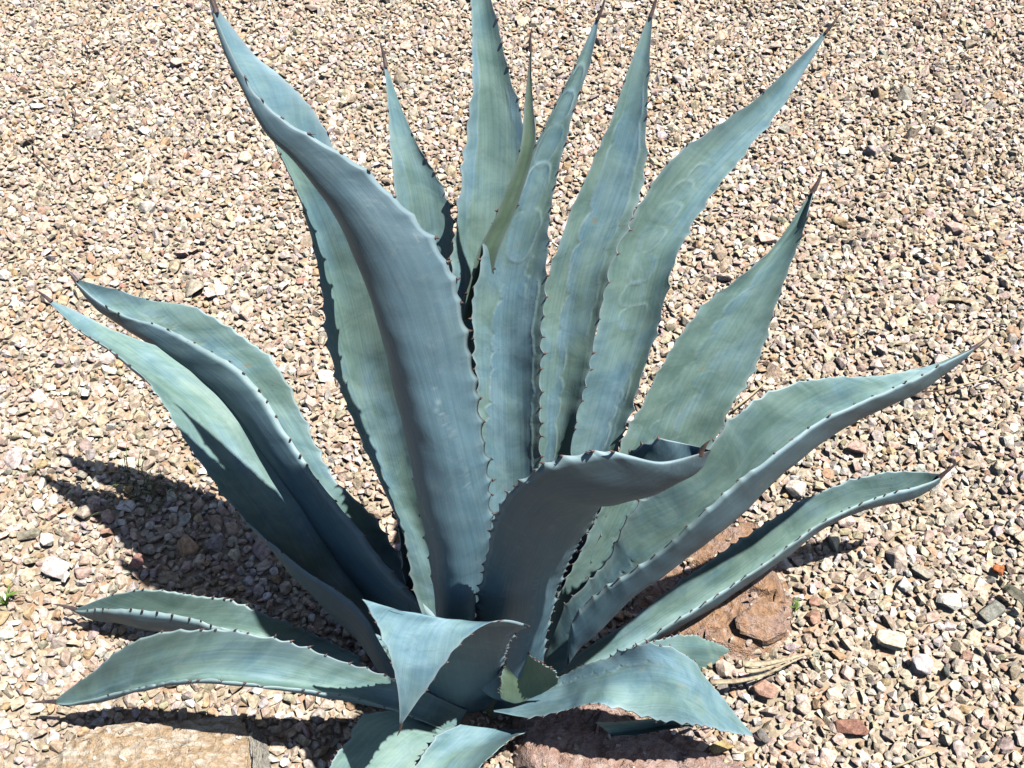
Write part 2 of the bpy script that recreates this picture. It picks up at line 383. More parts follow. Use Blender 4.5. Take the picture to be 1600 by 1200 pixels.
    th = (t0*(1-u)**.7*np.minimum(1, .6+.4*u/.2)+.0016)*np.minimum(1, wid/.05)*np.clip((1-u)/.03, .25, 1)
    bot = bot0-unit(nbm)*(th[:, None]*(1-(2*vb-1)**2)**.8+.0008*np.clip((1-u)/.02, 0, 1)[:, None])[..., None]
    bot = bot+unit(nbm)*sgn*(und_b*.0011)[..., None]
    ring = np.concatenate([top, bot[:, ::-1]], 1); nr = ring.shape[1]
    ii = np.arange((nu+1)*nr).reshape(nu+1, nr); jj = np.roll(ii, -1, 1)
    f = np.stack([ii[:-1], jj[:-1], jj[1:], ii[1:]], -1).reshape(-1, 4)
    if ab: f = f[:, ::-1]
    me = mesh_np('leaf', ring.reshape(-1, 3), f, M_LEAF)
    def both(a, b): return np.concatenate([a, b[:, ::-1]], 1)
    UB, VB2 = np.meshgrid(u, vb, indexing='ij')
    eb = lambda vv: np.exp(-(np.minimum(vv, 1-vv)*W/.0028)**1.6)
    # when the traced sheet shows its outer side to the viewer, the marks go on the bulging outer face
    if ab:
        rb = np.stack([np.interp(vb, v, ridge[i]) for i in range(nu+1)]); bb = np.stack([np.interp(vb, v, bloom[i]) for i in range(nu+1)])
    else: rb = np.zeros_like(UB); bb = np.zeros_like(UB)
    fattr(me, 'lu', both(U2*L, UB*L)); fattr(me, 'lv', both((V2-.5)*W, (VB2-.5)*W))
    fattr(me, 'ridge', both(ridge, rb)); fattr(me, 'bloom', both(bloom, bb))
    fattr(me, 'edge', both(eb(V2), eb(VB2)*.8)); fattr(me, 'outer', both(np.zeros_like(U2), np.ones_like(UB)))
    gu = np.clip(green+.25*np.sin(np.pi*U2)-.15*(1-U2), 0, 1); gb = np.full_like(UB, green*.5)
    fattr(me, 'green', both(gu, gb)); fattr(me, 'seed', np.full(ring.shape[:2], LEAF_NO[0]*1.37))
    ye = np.clip(1-U2/.25, 0, 1)*yellow if yellow < 1 else np.clip(.75+.0*U2, 0, 1)*(yellow-1); yb = np.clip(1-UB/.25, 0, 1)*min(yellow, .5)
    fattr(me, 'yellow', both(ye, yb))
    tp = lambda uu: np.clip((uu-(1-tipbrown))/max(tipbrown, 1e-3), 0, 1)**1.5*.8
    fattr(me, 'tip', both(tp(U2), tp(UB)))
    o = link('leaf', me, agave)
    if label: o['label'] = label
    # teeth
    tv, tf = [], []
    for side, (E, us) in enumerate(((Le, tl[0]), (Re, tl[1]))):
        tang = unit(np.gradient(E, axis=0)); out = unit(E-Cm)
        for uu in us:
            i = int(np.clip(uu*nu, 1, nu-1))
            if wid[i] < .012: continue
            if rs.random() < .12: continue
            s = rs.uniform(.0026, .0070)*min(1, wid[i]/.06+.35)*wave
            hook = rs.uniform(-.9, .35)
            p = E[i]-out[i]*.0010; T, O, Q = tang[i], out[i], np.cross(tang[i], out[i])
            b = len(tv)
            for q, r, h in ((0, .0017, 0), (1, .0010, .45), (2, .0, 1.)):
                ce = p+O*s*h+T*s*hook*h*h
                if q < 2:
                    for aa in range(5):
                        an = aa*2*math.pi/5; tv.append(ce+T*r*math.cos(an)*1.5+Q*r*math.sin(an))
                else: tv.append(ce)
            for aa in range(5):
                a2 = (aa+1) % 5
                tf += [(b+aa, b+a2, b+5+a2), (b+aa, b+5+a2, b+5+aa), (b+5+aa, b+5+a2, b+10)]
    if tv: tag(link('marginal_teeth', mesh_np('marginal_teeth', np.array(tv), np.array(tf), M_TOOTH), o), kind='stuff')
    # end spine
    if spine:
        i = int(nu*.985); T = unit(Cm[-1]-Cm[i]); r0 = max(.0018, min(.0034, wid[i]*.36)); b0 = S[i].mean(0)
        Q = unit(np.cross(T, [.2, .3, .9])); R2 = np.cross(T, Q)
        sv, sf = [], []; ln_ = spine+np.linalg.norm(Cm[-1]-b0); ns = 7
        for q in range(ns):
            h = q/(ns-1); r = r0*(1-h)**.8*1.12+.0003
            ce = b0+T*ln_*h+Q*.002*math.sin(h*3)
            for aa in range(7):
                an = aa*2*math.pi/7; sv.append(ce+Q*r*math.cos(an)+R2*r*math.sin(an))
        for q in range(ns-1):
            for aa in range(7):
                a2 = (aa+1) % 7; sf.append((q*7+aa, q*7+a2, q*7+7+a2, q*7+7+aa))
        link('end_spine', mesh_np('end_spine', np.array(sv), np.array(sf), M_SPINE), o)
    REPORT.append((LEAF_NO[0], round(L, 2), round(float(wid.max()), 3), P[0, 1].round(2), P[-1, 1].round(2)))
    return o, P

# --- back and middle
leaf([(705,900,735,905,765,900),(700,700,745,700,795,700),(704,480,765,480,830,480),(712,370,768,370,834,370),(722,290,772,290,832,290),(733,205,774,200,820,205),
      (740,115,766,115,795,115),(736,0,750,0,768,0),(735,-60,742,-60,752,-60)], (738,-130), (.02,.34), green=.62, nv=44,
     scal=[(.35,.16,.86,.17,7,.03,1,.7),(.4,.86,.8,.84,8,.03,-1,.5)], label='tallest upright leaf rising past the top of the picture')
leaf([(722,500,735,500,752,500),(745,400,760,400,778,398),(778,330,794,325,810,318),(811,240,823,235,836,228),(820,160,826,160,832,160),(826,110,828,110,830,110)], (830,72), (.11,.15), dL=-.004, dR=-.002,
     green=.95, yellow=1.45, teeth=5, spine=.02, t0=.006, tipbrown=.2, nu=120, nv=16, label='thin yellow green young leaf at the heart')
leaf([(648,900,680,905,705,900),(650,700,684,700,716,700),(640,520,675,520,714,520),(628,410,668,410,710,400),(618,300,655,300,697,310),(611,225,635,225,656,235),(605,150,615,152,628,170)], (599,88), (.03,.30),
     green=.55, scal=[(.55,.2,.85,.25,4,.03,1,.4)], label='narrow pale leaf standing behind the front leaf')
leaf([(640,960,660,965,680,965),(632,900,652,900,668,895),(622,820,640,820,654,820),(612,740,625,740,640,740)], (612,650), (.0,.10), green=.3, teeth=8, spine=0)
leaf([(815,1000,840,1005,860,1000),(838,850,862,850,886,850),(842,700,866,700,893,690),(842,560,880,560,924,560),(845,470,893,470,942,460),(866,410,908,410,958,400),(893,330,935,330,990,330),(925,260,960,255,1006,270),
      (962,170,983,170,1010,170),(987,95,1000,95,1015,95)], (1021,5), (.03,.30), green=.60, nv=54, nu=380,
     scal=[(.16,.52,.56,.50,9,.10,1,1.),(.52,.42,.88,.30,6,.13,-1,.95),(.55,.86,.92,.86,6,.05,1,.6),(.18,.22,.50,.25,6,.08,-1,.5)])
leaf([(820,1010,850,1015,880,1005),(868,820,905,830,945,810),(885,715,925,715,962,712),(907,615,952,615,996,610),(935,510,985,510,1030,500),(945,445,1000,448,1046,430),(963,385,1012,394,1062,388),(1000,325,1040,342,1082,350),
      (1040,260,1082,285,1118,295),(1110,205,1140,224,1167,234),(1180,155,1199,167,1217,174),(1255,85,1261,91,1266,96)], (1302,34), (.03,.40), dR=-.016, dL=-.012,
     green=.42, nv=54, nu=380, scal=[(.18,.62,.50,.72,9,.09,1,1.),(.28,.80,.5,.80,6,.05,1,.7)],
     ovals=[(.56,.50,.021,.022,.1),(.595,.42,.019,.018,.1),(.63,.48,.021,.020,.1),(.668,.44,.018,.017,.1),(.703,.47,.018,.015,.1),(.735,.44,.016,.013,.1),(.765,.47,.014,.011,.1)])
leaf([(828,1050,855,1055,876,1040),(875,930,905,930,925,915),(915,850,960,850,1000,830),(950,770,1000,775,1060,760),(975,690,1040,700,1105,705),(1000,640,1065,640,1138,640),(1035,570,1100,570,1176,575),
      (1090,490,1150,490,1211,480),(1150,438,1190,430,1236,410),(1208,388,1230,375,1256,350),(1246,333,1256,328,1266,315)], (1276,286), (.0,.28), green=.75, nv=54, nu=380,
     scal=[(.42,.25,.88,.42,9,.13,-1,.55),(.34,.55,.72,.60,7,.16,-1,.5),(.30,.36,.5,.40,4,.15,1,.5)])
leaf([(770,900,805,905,838,900),(757,740,798,745,840,740),(745,560,792,565,843,560),(738,490,792,495,848,480),(750,420,800,425,852,410),(775,350,817,350,857,345),(800,305,832,300,864,300),
      (828,245,850,240,878,240),(868,165,881,165,897,170),(905,90,913,92,922,95)], (939,12), (.0,.23), green=.30, nv=58, nu=420,
     scal=[(.30,.10,.60,.42,7,.09,-1,1.),(.10,.88,.60,.90,9,.03,1,.9),(.55,.72,.64,.74,3,.08,1,.9)],
     ovals=[(.665,.55,.032,.020,.05),(.735,.52,.030,.016,.05),(.80,.50,.026,.013,.05),(.855,.48,.022,.010,.03),(.90,.5,.018,.007,0)], label='leaf with a chain of oval imprints')
# --- right
leaf([(850,1030,866,1050,885,1040),(883,948,900,1008,893,975),(922,907,938,972,925,935),(955,868,985,925,968,905),(985,805,1040,880,1030,862),(1050,752,1112,828,1100,800),(1105,702,1165,783,1150,755),
      (1152,650,1225,722,1205,712),(1215,610,1290,672,1272,663),(1290,592,1358,638,1345,627),(1375,587,1437,605,1432,590),(1450,572,1490,570,1485,562)], (1530,540), None, ylist=[-.05,-.045,-.03,.012,.08,.16], dL=.035, dC=[0,.004,.02,.025,.02], dR=[-.015,-.025,-.045,-.05,-.045], t0=.007,
     green=.5, nv=50, nu=380, scal=[(.10,.16,.34,.18,8,.10,1,1.),(.38,.50,.52,.42,4,.09,-1,1.)], label='broad leaf reaching far to the right')
leaf([(860,1055,880,1075,900,1068),(922,1010,940,1043,946,1036),(975,976,998,1010,1000,1003),(1030,935,1056,972,1060,966),(1087,894,1115,936,1118,931),(1144,856,1172,898,1176,892),(1196,819,1228,858,1232,852),
      (1252,785,1282,820,1286,814),(1320,755,1344,792,1348,785),(1387,738,1412,779,1402,768),(1436,737,1450,763,1445,756)], (1478,742), None, ylist=[-.03,.03,.09,.15,.205,.25], dL=.04, dC=.02, dR=-.035, t0=.006, green=.6, spine=.035,
     label='lowest leaf on the far right, shaded along its inner side')
# --- left
leaf([(684,1000,665,1000,690,985),(655,950,690,950,700,930),(630,830,655,840,672,830),(594,746,620,755,650,745),(563,678,600,685,640,660),(526,581,570,590,628,560),(505,470,545,475,600,460),
      (492,375,515,380,565,365),(460,285,475,285,515,280),(425,210,430,205,460,205)], (390,142), (-.012,.13), dL=-.02, dR=.0, green=.55, nv=40,
     scal=[(.34,.14,.62,.16,6,.07,-1,.8)], label='leaf behind the front leaf, crossed by its shadow')
leaf([(690,1000,655,1010,700,985),(681,965,620,957,690,960),(641,926,588,930,655,918),(600,880,548,880,622,870),(560,826,510,825,585,812),(523,782,480,782,548,775),(490,742,450,742,518,745),(451,684,407,682,490,690),
      (416,627,367,629,465,635),(376,579,319,582,431,571),(319,544,271,550,385,531),(249,509,210,511,304,481),(192,492,172,487,235,470),(150,467,140,463,165,449)], (110,433), (-.015,.43), dL=-.06, dC=.02, dR=.035,
     green=.5, nv=44, nu=380, scal=[(.58,.82,.84,.80,6,.09,-1,.9)], label='channelled leaf pointing left, its brownish outer side facing the viewer')
leaf([(640,1080,650,1085,670,1040),(618,1045,612,1050,645,1000),(572,965,572,990,625,965),(537,930,535,955,590,938),(500,906,515,930,562,908),(459,877,480,895,540,880),(416,842,455,855,512,838),(372,798,425,808,485,790),
      (324,737,385,752,450,735),(289,684,355,705,428,695),(262,636,325,655,400,655),(219,584,270,603,345,605),(171,544,200,552,276,555),(127,517,142,517,178,516),(95,489,101,489,115,484)], (69,465), (-.055,.375), dL=-.035, dR=.03,
     green=.6, nv=36, label='lower left leaf half covered by a saw edged shadow')
leaf([(640,1092,625,1092,650,1078),(560,1050,560,1052,592,1045),(480,1020,482,1022,520,1006),(392,992,400,1000,437,970),(340,980,350,989,394,953),(297,966,305,985,345,938),(227,955,240,978,297,930),
      (175,951,190,968,235,922),(140,953,150,963,172,931)], (112,954), (-.02,.10), dL=-.03, dR=.03, green=.85, spine=.035, t0=.010, label='nearly flat leaf on the left, the upper of two')
leaf([(715,1150,715,1135,730,1110),(621,1110,640,1100,650,1075),(525,1084,550,1077,592,1053),(416,1070,440,1056,480,1016),(330,1060,350,1046,400,992),(265,1063,270,1052,319,985),(227,1070,215,1064,245,990),
      (195,1079,178,1076,188,1016),(150,1089,142,1090,144,1051),(112,1099,107,1097,106,1078)], (80,1099), None, ylist=[-.09,-.12,-.13,-.135,-.12,-.10,-.088], dL=-.025, dR=.025, green=.62, spine=.04, label='nearly flat leaf on the left, the lower of two, with a dry brown tip')
# --- front
leaf([(738,1060,795,1088,848,1062),(742,1000,802,1020,852,995),(748,940,815,950,866,935),(758,885,822,900,880,895),(772,830,840,855,898,858),(790,780,862,812,918,826),(818,751,900,785,940,785),(862,722,955,781,965,735),
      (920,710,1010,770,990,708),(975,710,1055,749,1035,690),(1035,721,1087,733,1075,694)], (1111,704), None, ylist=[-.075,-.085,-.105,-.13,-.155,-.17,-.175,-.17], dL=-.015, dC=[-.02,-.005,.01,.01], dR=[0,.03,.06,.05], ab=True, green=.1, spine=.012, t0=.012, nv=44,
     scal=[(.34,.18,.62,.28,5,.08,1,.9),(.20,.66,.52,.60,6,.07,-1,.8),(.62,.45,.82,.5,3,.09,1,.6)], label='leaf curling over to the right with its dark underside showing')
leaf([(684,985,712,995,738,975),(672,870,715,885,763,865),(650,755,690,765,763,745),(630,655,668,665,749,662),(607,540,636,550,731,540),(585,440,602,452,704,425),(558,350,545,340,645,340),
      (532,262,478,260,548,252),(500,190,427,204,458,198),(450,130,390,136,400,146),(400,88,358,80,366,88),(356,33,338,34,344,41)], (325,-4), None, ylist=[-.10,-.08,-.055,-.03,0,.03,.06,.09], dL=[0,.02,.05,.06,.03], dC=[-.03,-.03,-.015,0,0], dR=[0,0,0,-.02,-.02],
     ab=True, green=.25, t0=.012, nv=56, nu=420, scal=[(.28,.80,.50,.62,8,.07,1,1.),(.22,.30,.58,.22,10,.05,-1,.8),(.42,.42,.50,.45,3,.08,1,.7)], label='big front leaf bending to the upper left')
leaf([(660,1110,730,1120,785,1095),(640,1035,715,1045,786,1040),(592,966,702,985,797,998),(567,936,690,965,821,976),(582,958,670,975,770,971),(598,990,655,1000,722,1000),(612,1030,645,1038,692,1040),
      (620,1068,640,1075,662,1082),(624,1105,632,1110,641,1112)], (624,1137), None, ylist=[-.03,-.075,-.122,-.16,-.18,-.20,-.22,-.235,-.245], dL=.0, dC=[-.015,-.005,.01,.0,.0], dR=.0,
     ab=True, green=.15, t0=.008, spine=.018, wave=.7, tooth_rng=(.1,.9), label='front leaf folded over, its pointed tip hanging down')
leaf([(800,1078,775,1100,772,1112),(830,1072,822,1095,811,1119),(875,1058,880,1085,875,1111),(912,1042,920,1072,912,1100),(950,1030,962,1064,950,1100),(1009,1008,1032,1062,1025,1120),(1070,1023,1082,1078,1085,1130),(1122,1084,1126,1110,1130,1140),
      (1150,1117,1151,1131,1158,1147)], (1180,1151), None, ylist=[-.085,-.10,-.12,-.14,-.15,-.15,-.145], dL=.05, dR=-.045, green=.25, t0=.007, nv=44, scal=[(.12,.16,.62,.24,9,.12,1,.9)], spine=.02, label='short broad leaf arching down to the near right')
tl_, tP = leaf([(940,1045,955,1065,975,1085),(985,1018,1000,1050,1015,1075),(1033,1000,1040,1035,1050,1068),(1084,996,1090,1030,1085,1068),(1136,1014,1140,1038,1130,1064),(1164,1028,1167,1041,1160,1057)], (1174,1042), (-.04,.05), dL=.02, dR=-.02,
     green=.75, spine=0, t0=.006, tipbrown=.04, teeth=16, label='short leaf with a dried up tip, resting by the rust brown rock')
leaf([(770,1150,720,1130,680,1110),(720,1168,650,1142,575,1117),(680,1192,610,1172,547,1158),(640,1225,580,1206,523,1190),(600,1262,558,1250,513,1240)], (525,1310), (-.09,-.29), dL=0, dC=.01, dR=0, green=.8, t0=.006, label='short leaf pointing at the viewer on the left')
leaf([(830,1140,770,1138,720,1132),(808,1148,745,1160,685,1152),(775,1175,715,1186,657,1188),(735,1212,690,1222,640,1228)], (655,1290), (-.12,-.29), dL=0, dC=.008, dR=0, green=.45, t0=.006, teeth=14, label='short leaf pointing at the viewer on the right')
leaf([(930,1128,945,1140,960,1152),(1000,1126,1010,1134,1020,1143),(1060,1125,1065,1130,1070,1135)], (1108,1128), (-.13,-.10), green=.9, t0=.004, teeth=8, nu=120, label='thin dark green leaf under the near right leaf')
leaf([(783,1090,818,1096,872,1068),(786,1068,818,1072,862,1050),(790,1045,815,1055,842,1036)], (812,1014), (-.105,-.095), green=.8, yellow=1.55, t0=.005, teeth=12, spine=0, nu=140, label='torn pale leaf base showing green flesh')

# stem
bm = bmesh.new()
prof = [(.06, -.03), (.06, .0), (.05, .04), (.045, .08), (.035, .14), (.02, .19), (.0, .20)]
seg = 24; rows = []
for r, z in prof[:-1]:
    rows.append([bm.verts.new(((r+.006*math.sin(a*7+z*90))*math.cos(a*2*math.pi/seg), (r+.006*math.sin(a*5+z*70))*math.sin(a*2*math.pi/seg)-.01, z)) for a in range(seg)])
t_ = bm.verts.new((0, -.01, .20))
for a, b in zip(rows[:-1], rows[1:]):
    for i in range(seg): bm.faces.new((a[i], a[(i+1) % seg], b[(i+1) % seg], b[i]))
for i in range(seg): bm.faces.new((rows[-1][i], rows[-1][(i+1) % seg], t_))
me = bpy.data.meshes.new('stem'); bm.to_mesh(me); bm.free(); me.materials.append(M_STEM)
for p in me.polygons: p.use_smooth = True
link('stem', me, agave)

# tubes for dry strands, straws, twigs
def tube_bm(bm, pts, r0, r1, seg=6, flat=1.0):
    pts = [Vector(p) for p in pts]; rows = []
    for i, p in enumerate(pts):
        t = (pts[min(i+1, len(pts)-1)]-pts[max(i-1, 0)]).normalized()
        a = t.cross(Vector((0, 0, 1))); a = a.normalized() if a.length > 1e-4 else Vector((1, 0, 0)); b = t.cross(a)
        r = r0+(r1-r0)*i/(len(pts)-1)
        rows.append([bm.verts.new(p+a*r*math.cos(q*2*math.pi/seg)+b*r*flat*math.sin(q*2*math.pi/seg)) for q in range(seg)])
    for x, y in zip(rows[:-1], rows[1:]):
        for q in range(seg): bm.faces.new((x[q], x[(q+1) % seg], y[(q+1) % seg], y[q]))
    bm.faces.new(rows[0][::-1]); bm.faces.new(rows[-1])
def bm_obj(name, bm, mat, parent=None):
    me = bpy.data.meshes.new(name); bm.to_mesh(me); bm.free(); me.materials.append(mat)
    for p in me.polygons: p.use_smooth = True
    return link(name, me, parent)
def curve(pts, n=14):
    a = np.array(pts, float); return catmull(a, np.linspace(0, len(a)-1, n))

bm = bmesh.new()
def yp(l): return [at_y(*p) for p in l]
tube_bm(bm, curve([at_z(1160, 1036, .075), at_z(1180, 1038, .070), at_z(1215, 1033, .055), at_z(1250, 1024, .045), at_z(1292, 1014, .032)]), .007, .0012, 7, .45)
tube_bm(bm, curve([at_z(1110, 1066, .055), at_z(1150, 1064, .050), at_z(1190, 1056, .045), at_z(1220, 1042, .048), at_z(1255, 1026, .042)]), .005, .0012, 7, .6)
tube_bm(bm, curve([at_z(1165, 1048, .068), at_z(1190, 1046, .058), at_z(1230, 1032, .050), at_z(1262, 1020, .040)]), .005, .001, 7, .5)
bm_obj('dry_tip', bm, M_DRY, tl_)

# ------------------------------------------------------------------ gravel
def hull_template(nv, seed):
    r = random.Random(seed); bm = bmesh.new()
    for i in range(nv):
        p = Vector((r.gauss(0, 1), r.gauss(0, 1), r.gauss(0, 1))).normalized()
        # push towards a boxy, broken shape
        q = Vector([math.copysign(abs(c)**.72, c) for c in p])
        bm.verts.new(q*r.uniform(.86, 1.04))
    bmesh.ops.convex_hull(bm, input=bm.verts)
    bmesh.ops.delete(bm, geom=[v for v in bm.verts if not v.link_faces], context='VERTS')
    bmesh.ops.triangulate(bm, faces=bm.faces); bm.normal_update(); bm.verts.index_update()
    V = np.array([v.co[:] for v in bm.verts]); F = np.array([[v.index for v in f.verts] for f in bm.faces]); bm.free()
    V /= np.abs(V).max(0)
    return V, F
T_HI = [hull_template(17, 100+i) for i in range(36)]
T_LO = [hull_template(9, 300+i) for i in range(24)]

PAL = np.array([(.66, .56, .45), (.58, .47, .36), (.64, .51, .44), (.55, .39, .25), (.47, .42, .38), (.45, .39, .30), (.78, .73, .66), (.45, .29, .22), (.58, .51, .50), (.53, .43, .35)])
PW = np.array([.28, .16, .17, .045, .06, .06, .14, .012, .06, .08]); PW = PW/PW.sum()

# view footprint on the ground with a margin, so that a step aside still finds stones
def half_w(y, m): return .80+(y+.158)*.335+m
Y0, Y1, MG = -.70, 3.40, .85
cell = .06
grid = {}
items = []      # x, y, r
def try_add(x, y, r, ov):
    if r > .006 and -.22 < x < .24 and -.30 < y < .06: return False
    cx, cy = int(x/cell), int(y/cell)
    for i in range(cx-1, cx+2):
        for j in range(cy-1, cy+2):
            for (a, b, q) in grid.get((i, j), ()):
                d = (r+q)*ov
                if (a-x)*(a-x)+(b-y)*(b-y) < d*d: return False
    grid.setdefault((cx, cy), []).append((x, y, r)); items.append((x, y, r)); return True
rr = random.Random(5)
# single stones that the photograph lets you point at: px, py, size (m), squash, colour, label
SPECIAL = [
    (1560, 893, .026, (1.1, .9, .8), (.50, .17, .06), 'small bright orange red stone by the right edge, level with the brown boulder'),
    (1548, 955, .046, (1.4, .8, .6), (.27, .28, .25), 'grey green speckled oval stone near the right edge'),
    (1482, 940, .040, (1.3, 1.0, .7), (.78, .75, .70), 'smooth white stone lying left of the grey green oval one'),
    (1392, 1000, .050, (1.3, .9, .7), (.72, .64, .52), 'large cream stone right of the dry leaf tip'),
    (1440, 1040, .042, (1.1, 1.0, .8), (.60, .55, .57), 'lavender white stone right of the large cream one'),
    (1332, 1136, .045, (1.4, .8, .5), (.33, .17, .13), 'flat dark reddish brown stone in the near right gravel'),
    (1200, 1078, .046, (1.5, .8, .6), (.52, .33, .26), 'pink flat stone just beyond the near right leaf'),
    (1478, 1053, .022, (.8, 1.1, .9), (.13, .15, .14), 'small dark grey stone beside the lavender white one'),
    (215, 878, .034, (1.0, 1.1, .8), (.48, .26, .23), 'speckled pink stone at the edge of the plant shadow on the left'),
    (88, 886, .048, (1.4, 1.0, .7), (.68, .64, .64), 'large white stone with a lavender cast left of the speckled pink one'),
    (75, 845, .030, (1.0, 1.1, .9), (.78, .74, .68), 'white rounded stone just beyond the large lavender white one'),
    (104, 905, .026, (.9, 1.2, .9), (.80, .77, .70), 'clean white stone touching the large lavender white one'),
    (45, 834, .034, (1.5, .8, .5), (.30, .28, .22), 'olive grey flat stone by the left edge'),
    (208, 1012, .026, (1.1, .9, .8), (.30, .28, .20), 'olive stone between the two flat leaves on the left'),
    (1130, 1166, .032, (1.8, .7, .4), (.55, .41, .20), 'flat yellow ochre chip below the near right leaf'),
    (1190, 1152, .026, (.8, 1.2, .8), (.25, .24, .24), 'dark grey stone at the tip of the near right leaf'),
    (845, 1000, 0, (1, 1, 1), (1, 1, 1), None),
    (338, 852, .034, (1.0, 1.1, .9), (.45, .40, .40), 'grey stone standing in the plant shadow'),
    (1340, 700, .040, (1.2, 1.0, .7), (.60, .42, .36), 'pale pink block right of the broad leaf'),
    (1245, 765, .042, (1.3, 1.0, .8), (.72, .66, .60), 'white pink stone between the two right leaves'),
    (1432, 610, .040, (1.3, .9, .7), (.60, .48, .42), 'pinkish flat stone below the tip of the broad right leaf'),
    (705, 270, 0, (1, 1, 1), (1, 1, 1), None),
]
special = []
for px, py, s, q, c, lab in SPECIAL:
    if not s: continue
    p = at_z(px, py, s*.35); try_add(p[0], p[1], s*.52, 0.0); special.append((p[0], p[1], s*.86, q, tuple(a*.92 for a in c), lab))
def fill(n, rlo, rhi, ov, m):
    for _ in range(n):
        y = rr.uniform(Y0, Y1); hw = half_w(y, m)
        try_add(CX+rr.uniform(-hw, hw), y, rr.uniform(rlo, rhi)**1.0, ov)
fill(420, .0155, .024, 1.25, MG)
fill(8800, .0105, .0142, .92, MG)
fill(88000, .0072, .0100, .78, MG)
fill(138000, .0054, .0078, .76, MG)
fill(140000, .0036, .0054, .76, .10)
items_np = np.array(items[len(special):])
n_it = len(items_np)
cols = PAL[rng.choice(len(PAL), n_it, p=PW)]
cols = np.clip(cols*rng.uniform(.82, 1.15, (n_it, 1))*rng.uniform(.94, 1.06, (n_it, 3)), .04, .85)
def rand_rot(n):
    q = rng.normal(size=(n, 4)); q[:, 1:3] *= .45; q /= np.linalg.norm(q, axis=1, keepdims=True)
    w_, x, y, z = q.T
    return np.stack([np.stack([1-2*(y*y+z*z), 2*(x*y-z*w_), 2*(x*z+y*w_)], -1), np.stack([2*(x*y+z*w_), 1-2*(x*x+z*z), 2*(y*z-x*w_)], -1), np.stack([2*(x*z-y*w_), 2*(y*z+x*w_), 1-2*(x*x+y*y)], -1)], 1)
rot = rand_rot(n_it)
R_ = items_np[:, 2:3]
scl = R_*np.concatenate([rng.uniform(.95, 1.45, (n_it, 1)), rng.uniform(.80, 1.15, (n_it, 1)), rng.uniform(.45, .80, (n_it, 1))], 1)
zc = scl[:, 2]*rng.uniform(.25, .75, n_it)+np.where(R_[:, 0] > .0095, rng.uniform(0, .003, n_it), .0012)
bpy.context.view_layer.update()
for ob in (slab, rust, pinkr):                    # a little grit lies on the rocks
    bb = np.array([c[:] for c in ob.bound_box]); lo, hi = bb.min(0), bb.max(0)
    for q_ in np.nonzero((items_np[:, 0] > lo[0]) & (items_np[:, 0] < hi[0]) & (items_np[:, 1] > lo[1]) & (items_np[:, 1] < hi[1]) & (items_np[:, 2] < .0085))[0]:
        hit, hp, hn, _ = ob.ray_cast(Vector((items_np[q_, 0], items_np[q_, 1], 1)), Vector((0, 0, -1)))
        if hit and hp.z > .004 and rr.random() < (.5 if hp.z < .025 else .12): scl[q_] *= rr.uniform(.45, .9); zc[q_] = hp.z+scl[q_, 2]*.6
cent = np.stack([items_np[:, 0], items_np[:, 1], zc], -1)
# nearest 280 in view become single stones
dv_ = cent-CAM; dep = dv_@FW; sx = dv_@RT/dep*FPX+800; sy = 600-dv_@UP/dep*FPX
inview = (sx > 5) & (sx < 1595) & (sy > 5) & (sy < 1195)
score = np.where(inview, R_[:, 0]*FPX/dep, 0)
single = np.argsort(-score)[:275]
is_single = np.zeros(n_it, bool); is_single[single] = True

def build_gravel():
    tot = []
    for T, sel in ((T_HI, (R_[:, 0] > .0064) & ~is_single), (T_LO, (R_[:, 0] <= .0064) & ~is_single)):
        ids = np.nonzero(sel)[0]; pick = rng.integers(0, len(T), len(ids))
        for k in range(len(T)):
            V, F = T[k]; q = ids[pick == k]
            if not len(q): continue
            W = np.einsum('nij,nvj->nvi', rot[q], V[None]*scl[q][:, None])+cent[q][:, None]
            tot.append((W.reshape(-1, 3), (F[None]+(np.arange(len(q))*len(V))[:, None, None]).reshape(-1, 3), np.repeat(cols[q], len(V), 0)))
    o = 0; vs_, fs_, cs_ = [], [], []
    for a, b, c in tot: vs_.append(a); fs_.append(b+o); cs_.append(c); o += len(a)
    me = mesh_np('gravel', np.concatenate(vs_), np.concatenate(fs_), M_GRAVEL, smooth=False)
    ca = me.attributes.new('stone_color', 'FLOAT_COLOR', 'POINT'); c = np.concatenate(cs_)
    ca.data.foreach_set('color', np.concatenate([c, np.ones((len(c), 1))], 1).astype(np.float32).ravel())
    return me
gm = build_gravel()
tag(link('gravel', gm, ground), kind='stuff')
tmes = []
def bevelled(T, seed):
    bm = bmesh.new(); vv = [bm.verts.new(p) for p in T[0]]
    for f in T[1]: bm.faces.new([vv[i] for i in f])
    bmesh.ops.dissolve_limit(bm, angle_limit=.18, verts=bm.verts, edges=bm.edges)
    bmesh.ops.bevel(bm, geom=list(bm.edges), offset=.07, segments=1, affect='EDGES', clamp_overlap=True)
    bmesh.ops.triangulate(bm, faces=bm.faces)
    me = bpy.data.meshes.new('gravel_stone'); bm.to_mesh(me); bm.free(); me.materials.append(M_STONE)
    return me
tmes = [bevelled(hull_template(15, 500+i), i) for i in range(24)]
for i in single:
    o = link('gravel_stone', tmes[int(rng.integers(len(tmes)))], ground)
    o.matrix_local = Matrix.Translation(cent[i]) @ Matrix(rot[i].tolist()).to_4x4() @ Matrix.Diagonal((*scl[i], 1))
    o.color = (*cols[i], 1)
for k, (x, y, s, q, c, lab) in enumerate(special):
    o = link('stone', tmes[k % len(tmes)])
    o.location = (x, y, s*.5*q[2]*.75+.006); o.rotation_euler = (rr.uniform(-.15, .15), rr.uniform(-.15, .15), rr.uniform(-.5, .5)); o.scale = [s*.5*a for a in q]
    o.color = (*c, 1); tag(o, lab, 'stone', 'stones that stand out in the gravel')

